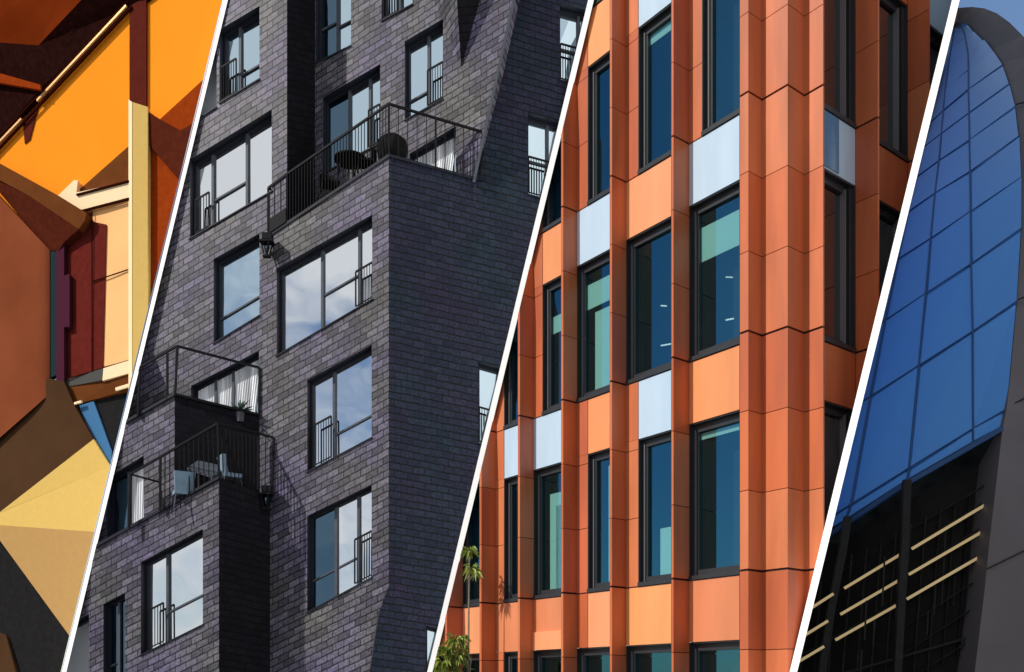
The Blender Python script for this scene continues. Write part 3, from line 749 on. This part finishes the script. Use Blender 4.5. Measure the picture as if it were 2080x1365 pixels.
for r_, Y in zip(rows, YR):
    (x0, y0), (x1, y1) = r_[0], r_[1]
    rr = [(x0 - (x1 - x0) * 1.3, y0 - (y1 - y0) * 1.3)] + r_
    G4.append([W(x, y, Y + o_) for (x, y), o_ in zip(rr, UO)])
M['glass4'] = bpy.data.materials.new('blue_curtain_glass'); M['glass4'].use_nodes = True
t = M['glass4'].node_tree; b = t.nodes['Principled BSDF']
b.inputs['Base Color'].default_value = (.12, .385, .92, 1); b.inputs['Metallic'].default_value = .6; b.inputs['Roughness'].default_value = .06
c = N(t, 'ShaderNodeTexCoord'); n_ = N(t, 'ShaderNodeTexNoise'); n_.inputs['Scale'].default_value = .35; n_.inputs['Detail'].default_value = 0
bp = N(t, 'ShaderNodeBump'); bp.inputs['Strength'].default_value = .10; bp.inputs['Distance'].default_value = .3
t.links.new(c.outputs['Object'], n_.inputs['Vector']); t.links.new(n_.outputs['Fac'], bp.inputs['Height']); t.links.new(bp.outputs[0], b.inputs['Normal'])
m = MB(); SUB = 4
def cell(i, j, u, v):
    a, b_, c_, d = G4[i][j], G4[i][j + 1], G4[i + 1][j + 1], G4[i + 1][j]
    return (a * (1 - u) + b_ * u) * (1 - v) + (d * (1 - u) + c_ * u) * v
for i in range(len(G4) - 1):
    for j in range(4):
        q = [G4[i][j], G4[i][j + 1], G4[i + 1][j + 1], G4[i + 1][j]]
        jx, jy = random.uniform(-.022, .022), random.uniform(-.022, .022)     # every pane sits a little out of true
        m.face([q[0] + Vector((0, -jx - jy, 0)), q[1] + Vector((0, jx - jy, 0)), q[2] + Vector((0, jx + jy, 0)), q[3] + Vector((0, -jx + jy, 0))])
        m.face([q[0] + Vector((0, .07, 0)), q[3] + Vector((0, .07, 0)), q[2] + Vector((0, .07, 0)), q[1] + Vector((0, .07, 0))])
gl = m.build('glazing', M['glass4'], b4, 4)
fwd = Vector((0, -.03, 0))
for j in range(1, 4):
    m = MB(); pts = [G4[i][j] + fwd for i in range(len(G4))]
    for a, b_ in zip(pts, pts[1:]): m.bar(a, b_, .030, .04)
    m.build('mullion', M['tower_frame'], b4, 4)
for i in range(0, 9):
    m = MB(); pts = [G4[i][j] + fwd for j in range(5)]
    for a, b_ in zip(pts, pts[1:]): m.bar(a, b_, .022 if i < 4 else .010, .03)
    m.build('transom', M['tower_frame'], b4, 4)
# rim
inner = [(1925, 44, 35.2), (1945, 44, 35.1), (1963, 47, 34.6), (1979, 58, 33.6), (1999, 76, 32.2), (2019, 99, 30.7), (2037, 127, 29.1), (2051, 165, 27.5), (2063, 212, 25.9), (2071, 273, 24.3), (2074.5, 358, 22.8),
         (2075.5, 464, 21.5), (2066, 612, 20.2), (2051, 775, 19.8), (2045, 831, 19.6), (2036, 875, 19.55), (2024, 980, 19.5), (2010, 1100, 19.5), (2000, 1200, 19.5), (1989, 1290, 19.5), (1980, 1365, 19.5), (1962, 1565, 19.5)]
outer = [(1915, 21, 35.4), (1945, 16, 35.0), (1975, 14, 34.4), (2000, 17, 33.2), (2025, 27, 31.8), (2050, 45, 30.2), (2078, 73, 28.6), (2105, 112, 27.0), (2130, 165, 25.4), (2150, 240, 23.8), (2165, 340, 22.3),
         (2170, 464, 21.0), (2170, 612, 20.0), (2165, 775, 19.6), (2163, 831, 19.5), (2160, 875, 19.4), (2155, 980, 19.4), (2150, 1100, 19.4), (2145, 1200, 19.4), (2140, 1290, 19.4), (2135, 1365, 19.4), (2120, 1565, 19.4)]
m = MB(); I = [W(*p) for p in inner]; O_ = [W(*p) for p in outer]; bk = Vector((0, .9, 0))
for i in range(len(I) - 1):
    m.face([I[i], O_[i], O_[i + 1], I[i + 1]]); m.face([I[i] + bk, I[i], I[i + 1], I[i + 1] + bk]); m.face([O_[i], O_[i] + bk, O_[i + 1] + bk, O_[i + 1]])
m.build('rim', M['rim'], b4, 4)
for a, b_ in (((2049, 826, 19.66), (2158, 766, 19.5)), ((2068, 609, 20.1), (2164, 565, 19.9)), ((2006, 1155, 19.46), (2142, 1089, 19.36)), ((2064, 212, 25.7), (2134, 194, 24.9))):
    m = MB(); m.bar(W(*a), W(*b_), .025, .03); m.build('rim_joint', M['dark_col'], b4, 4)
# dark base behind columns
Yb = 20.5
m = MB(); m.face([W(1560, 1150, Yb + 1.6), W(1717, 1050, Yb + .9), W(1841, 970, Yb + .3), W(1975, 890, Yb), W(2045, 850, Yb - .2), W(1990, 1300, Yb - .4), W(1960, 1565, Yb - .4), W(1560, 1565, Yb + 1.4)])
m.build('dark_screen', M['dark_zone'], b4, 4)
# soffit band right under the glass
M['soff'] = mat('soffit_band', (.018, .024, .028), .25, noise=.6, nscale=2.2)
m = MB(); q = [(1600, 1131, 22.2), (1717, 1057, 21.0), (1841, 977, 20.4), (1975, 900, 20.0), (2037, 867, 19.7)]
q2 = [(1590, 1190, 22.6), (1707, 1112, 21.5), (1836, 1032, 20.9), (1972, 955, 20.5), (2026, 925, 20.2)]
for i in range(4): m.face([W(*q[i]), W(*q2[i]), W(*q2[i + 1]), W(*q[i + 1])])
m.build('soffit', M['soff'], b4, 4)
m = MB(); m.bar(W(1650, 1110, 21.6), W(1841, 983, 20.2), .10, .12); m.bar(W(1841, 983, 20.2), W(2036, 871, 19.6), .10, .12); m.build('edge_beam', M['tower_frame'], b4, 4)
for pts in ([(1842, 975, 20.1), (1837, 1097, 20.1), (1828, 1260, 20.1), (1812, 1565, 20.1)], [(1722, 1050, 20.8), (1711, 1119, 20.8), (1689, 1230, 20.8), (1672, 1345, 20.8), (1650, 1565, 20.8)]):
    m = MB()
    for a, b_ in zip(pts, pts[1:]): m.bar(W(*a), W(*b_), .12, .16, up=Vector((0, 1, 0)))
    m.build('column', M['dark_col'], b4, 4)
# thin lines of the dark screen
for a, b_ in (((1600, 1345, 21.6), (1990, 1135, 20.0)), ((1600, 1400, 21.4), (1985, 1290, 20.0))):
    m = MB(); m.bar(W(*a), W(*b_), .05, .05); m.build('screen_rail', M['dark_col'], b4, 4)
M['screen'] = mat('screen_grid', (.014, .013, .012), .6, noise=.5, nscale=3, spec=.15)
for k_, (ya, yb) in enumerate(((1185, 985), (1222, 1022), (1275, 1072), (1330, 1128), (1385, 1180), (1440, 1235), (1495, 1300))):
    m = MB(); m.bar(W(1600, ya + 40, 21.9), W(2012 - k_ * 5, yb - 6, 19.98), .035, .04); m.build('screen_rail', M['screen'], b4, 4)
for k_ in range(13):
    x = 1640 + k_ * 30; y0 = 1190 - (x - 1600) * .50; m = MB(); Yk = 20.35 + (2000 - x) / 400 * 1.2 - .2
    m.bar(W(x, y0, Yk), W(x - 26, y0 + 330, Yk), .04, .04); m.build('screen_post', M['screen'], b4, 4)
for x, y0, y1 in ((1920, 1080, 1230), (1900, 1190, 1250), (1797, 1130, 1230), (1776, 1260, 1310), (1760, 1220, 1300), (1750, 1320, 1365), (1940, 1150, 1230), (1885, 1240, 1290)):
    m = MB(); m.bar(W(x, y0, 20.25), W(x - (y1 - y0) * .05, y1, 20.25), .03, .03); m.build('screen_post', M['dark_col'], b4, 4)
sl = [((1852, 1115), (2022, 1013)), ((1846, 1167), (2014, 1069)), ((1842, 1217), (2007, 1121)), ((1715, 1195), (1829, 1126)), ((1707, 1248), (1824, 1180)), ((1697, 1300), (1820, 1230)),
      ((1620, 1253), (1693, 1206)), ((1600, 1312), (1682, 1261)), ((1590, 1363), (1674, 1313))]
for (a, b_) in sl:
    Ya = 19.95 + (2000 - a[0]) / 400 * .9; Yb_ = 19.95 + (2000 - b_[0]) / 400 * .9
    m = MB(); m.bar(W(*a, Ya), W(*b_, Yb_), .062, .03); ls = m.build('brass_strip', M['strip'], b4, 4)
    for t_ in (.08, .36, .64, .92):
        q = MB(); p = W(*a, Ya).lerp(W(*b_, Yb_), t_); q.bar(p + Vector((0, .0, -.05)), p + Vector((0, .35, -.09)), .03, .03)
        if ls is not None: q.build('bracket', M['dark_col'], ls, 4)

# ================================================================== orange sculpted facade (left)
b1 = empty('sculpted_facade', W(200, 1540, 27), 'orange and yellow sculpted facade of folded panels, beams and a yellow post', 'building')
P1 = Pl(455, 26.0, -2957)
c1 = {
 'wall': mat('orange_wall', (.93, .30, .02), .6, noise=.03, nscale=.7, bump=.02),
 'soffit': mat('soffit_shade_rust', (.15, .022, .004), .6, noise=.25, nscale=.4),
 'soffit_deep_shade': mat('soffit_shade_black', (.020, .006, .005), .6, noise=.3),
 'gold': mat('brass_trim', (.85, .50, .22), .35, metal=.3),
 'dtrim': mat('dark_trim', (.03, .006, .003), .6),
 'maroon': mat('shadow_maroon', (.10, .018, .012), .6, noise=.1),
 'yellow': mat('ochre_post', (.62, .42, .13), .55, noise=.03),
 'cream': mat('cream_edge', (.95, .72, .45), .5, noise=.03),
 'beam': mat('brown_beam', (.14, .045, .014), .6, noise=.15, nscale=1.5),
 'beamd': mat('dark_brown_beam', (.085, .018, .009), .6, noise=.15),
 'rust': mat('shaded_rust_panel', (.27, .040, .006), .6, noise=.12),
 'peach': mat('peach_panel', (.95, .52, .22), .5, noise=.05, nscale=1),
 'peach_shade': mat('shaded_peach_panel', (.12, .018, .014), .55, noise=.12),
 'pillar': mat('terracotta_pillar', (.23, .062, .026), .6, noise=.14, nscale=.5),
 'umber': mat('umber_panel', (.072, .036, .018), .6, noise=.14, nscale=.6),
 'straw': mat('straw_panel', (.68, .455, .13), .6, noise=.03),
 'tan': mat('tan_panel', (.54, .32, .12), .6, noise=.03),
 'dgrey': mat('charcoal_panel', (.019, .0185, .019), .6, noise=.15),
 'blue': mat('blue_strut', (.06, .17, .34), .5),
 'teal': mat('teal_strip', (.02, .035, .04), .5),
 'plum': mat('plum_strip', (.07, .018, .035), .5),
 'steel': mat('grey_ledge', (.08, .08, .075), .5)}
def plaster(m):
    t = m.node_tree; b = t.nodes['Principled BSDF']; c = N(t, 'ShaderNodeTexCoord')
    g = N(t, 'ShaderNodeTexNoise'); g.inputs['Scale'].default_value = 22; g.inputs['Detail'].default_value = 8
    bp = N(t, 'ShaderNodeBump'); bp.inputs['Strength'].default_value = .22; bp.inputs['Distance'].default_value = .02
    t.links.new(c.outputs['Object'], g.inputs['Vector']); t.links.new(g.outputs['Fac'], bp.inputs['Height']); t.links.new(bp.outputs[0], b.inputs['Normal'])
for k_ in c1: plaster(c1[k_])
for k_ in c1: c1[k_].node_tree.nodes['Principled BSDF'].inputs['Specular IOR Level'].default_value = .0
def slab(name, pts, m, th=.35, d=0.0, label=None):
    """solid panel: photo outline carried on the wall plane, d metres in front of it (or own per-point distance)"""
    P = []
    for p in pts:
        off = p[2] if len(p) > 2 else d
        P.append(W(p[0], p[1], P1.Y(p[0]) - off))
    mb = MB(); mb.prism(P, Vector((0, th, 0)))
    o = mb.build(name, c1[m], b1, 1)
    if o is not None and label: o['label'] = label
    return o
slab('wall', [(-400, -100), (520, -100), (520, 560), (-400, 560)], 'wall', .3, 0)
# upper soffit leaning out over the wall, split in folds, shade put into its dark colours
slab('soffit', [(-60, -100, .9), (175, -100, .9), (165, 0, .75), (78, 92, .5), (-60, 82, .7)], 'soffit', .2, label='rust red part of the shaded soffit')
slab('soffit', [(175, -100, .9), (400, -100, .3), (300, 0, .12), (263, 14, .1), (82, 200, .1), (-60, 345, .1), (-60, 162, .45), (82, 180, .3), (-60, 150, .45), (-60, 82, .7), (78, 92, .5), (165, 0, .75)], 'soffit_deep_shade', .2, label='black part of the shaded soffit')
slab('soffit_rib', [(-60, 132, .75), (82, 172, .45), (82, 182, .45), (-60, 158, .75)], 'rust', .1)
for (a, b_, w, mt, o_) in (((-20, 309), (44, 242), .07, 'gold', .2), ((76, 205), (257, 12), .07, 'gold', .2), ((-20, 321), (268, 14), .06, 'dtrim', .16), ((-20, 299), (262, 0), .05, 'dtrim', .2)):
    m = MB(); m.bar(W(*a, P1.Y(a[0]) - o_), W(*b_, P1.Y(b_[0]) - o_), w, .06); m.build('edge_trim', c1[mt], b1, 1)
slab('bracket', [(46, 243), (80, 208), (76, 222), (60, 283), (50, 291)], 'maroon', .1, .06)  # spike-shaped shadow on the wall, built as a dark maroon slab
# post; the dark strip above it is a shadow set in maroon
slab('post', [(263, -100), (297, -100), (297, 225), (263, 215)], 'maroon', .2, .12, label='dark maroon strip standing in for a shadow above the post')  # shadow strip, not a length of the post
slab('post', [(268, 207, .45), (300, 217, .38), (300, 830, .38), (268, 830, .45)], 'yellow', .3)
slab('post_edge', [(261, 202, .36), (268, 207, .47), (268, 830, .47), (261, 830, .36)], 'cream', .1)
# right of the post
slab('shaded_rust_panel', [(325, 242), (420, 155), (480, 155), (470, 330), (302, 330), (302, 228)], 'rust', .1, .03)
slab('dark_fold', [(362, 268, .12), (392, 250, .1), (440, 235, .1), (430, 320, .1), (392, 292, .12)], 'beamd', .1)
slab('diagonal_beam', [(301, 227, .30), (326, 243, .30), (372, 268, .26), (400, 292, .2), (400, 400, .2), (360, 360, .22), (301, 292, .26)], 'beamd', .3)
slab('shaded_rust_panel', [(301, 292), (362, 362), (400, 400), (400, 900), (301, 900)], 'rust', .2, .1)  # shaded orange area, its shade put into the rust colour
# left of the post: wall shadow built as a brown triangle, cream lintel
slab('wall_shadow', [(158, 388, .05), (262, 296, .05), (262, 372, .25)], 'beam', .08)
slab('lintel', [(116, 399, .3), (150, 366, .3), (158, 366, .3), (155, 391, .3), (262, 368, .34), (262, 402, .34), (160, 432, .3)], 'cream', .3)
m = MB(); m.bar(W(156, 396, P1.Y(156) - .34), W(262, 368, P1.Y(262) - .38), .05, .05); m.build('edge_trim', c1['dtrim'], b1, 1)
m = MB(); m.bar(W(158, 431, P1.Y(158) - .34), W(262, 404, P1.Y(262) - .38), .06, .05); m.build('edge_trim', c1['dtrim'], b1, 1)
slab('bay_panel', [(188, 425, .2), (214, 418, .2), (262, 404, .25), (262, 732, .25), (208, 746, .2), (188, 750, .2)], 'peach', .3)
slab('bay_panel_shaded', [(128, 480, -.0), (170, 448, .2), (187, 450, .26), (216, 456, .26), (209, 748, .26), (187, 754, .26), (128, 772, -.0)], 'peach_shade', .3)  # shaded part of the peach panel, its shade set in dark maroon
for a, b_ in (((187, 430, .30), (187, 754, .30)), ((187, 572, .30), (262, 547, .30)), ((128, 772, .2), (262, 732, .3))):
    m = MB(); m.bar(W(a[0], a[1], P1.Y(a[0]) - a[2]), W(b_[0], b_[1], P1.Y(b_[0]) - b_[2]), .03, .02); m.build('panel_joint', c1['dtrim'], b1, 1)
slab('ledge', [(128, 773, .1), (210, 748, .32), (208, 772, .32), (134, 786, .12)], 'steel', .3)
slab('ledge', [(210, 748, .34), (262, 732, .36), (262, 758, .36), (208, 773, .34)], 'cream', .3)
slab('underside', [(134, 787, .1), (262, 758, .3), (262, 792, .2), (152, 822, .1)], 'beam', .2)
m = MB(); m.bar(W(236, 791, P1.Y(236) - .3), W(262, 783, P1.Y(262) - .3), .09, .06); m.bar(W(152, 820, P1.Y(152) - .3), W(166, 816, P1.Y(166) - .3), .07, .06); m.build('edge_trim', c1['cream'], b1, 1)
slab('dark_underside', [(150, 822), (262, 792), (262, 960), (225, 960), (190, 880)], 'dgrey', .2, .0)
slab('blue_strut', [(160, 824, .1), (190, 815, .12), (206, 858, .1), (226, 915, .1), (226, 980, .1), (186, 884, .1)], 'blue', .15)
# left: big brown beam and rounded pillar
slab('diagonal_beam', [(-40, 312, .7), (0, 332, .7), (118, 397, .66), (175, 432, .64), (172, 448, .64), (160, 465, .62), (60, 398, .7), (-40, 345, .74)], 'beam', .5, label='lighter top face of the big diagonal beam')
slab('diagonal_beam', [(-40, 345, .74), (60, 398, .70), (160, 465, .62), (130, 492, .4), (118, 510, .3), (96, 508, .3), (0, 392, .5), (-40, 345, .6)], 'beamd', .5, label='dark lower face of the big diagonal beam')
m = MB(); n = 14; top, bot = [], []
for i in range(n + 1):
    a = i / n; px = lerp(-70, 101, a); dd = .30 + .75 * math.sqrt(max(0, 1 - (a * 1.0) ** 2)) * .6
    top.append(W(px, lerp(330, 512, a) - 4, P1.Y(px) - dd)); bot.append(W(px, lerp(950, 800, a), P1.Y(px) - dd))
for i in range(n): m.face([top[i], bot[i], bot[i + 1], top[i + 1]])
m.build('pillar', c1['pillar'], b1, 1, smooth=True)
slab('side_strip', [(97, 508), (117, 512), (117, 760), (97, 770)], 'teal', .2, .27)
slab('side_strip', [(114, 505), (130, 490), (130, 775), (114, 775)], 'plum', .2, .30)
slab('side_strip', [(130, 560), (141, 556), (141, 664), (130, 664)], 'plum', .2, .34)
# lower folded panels
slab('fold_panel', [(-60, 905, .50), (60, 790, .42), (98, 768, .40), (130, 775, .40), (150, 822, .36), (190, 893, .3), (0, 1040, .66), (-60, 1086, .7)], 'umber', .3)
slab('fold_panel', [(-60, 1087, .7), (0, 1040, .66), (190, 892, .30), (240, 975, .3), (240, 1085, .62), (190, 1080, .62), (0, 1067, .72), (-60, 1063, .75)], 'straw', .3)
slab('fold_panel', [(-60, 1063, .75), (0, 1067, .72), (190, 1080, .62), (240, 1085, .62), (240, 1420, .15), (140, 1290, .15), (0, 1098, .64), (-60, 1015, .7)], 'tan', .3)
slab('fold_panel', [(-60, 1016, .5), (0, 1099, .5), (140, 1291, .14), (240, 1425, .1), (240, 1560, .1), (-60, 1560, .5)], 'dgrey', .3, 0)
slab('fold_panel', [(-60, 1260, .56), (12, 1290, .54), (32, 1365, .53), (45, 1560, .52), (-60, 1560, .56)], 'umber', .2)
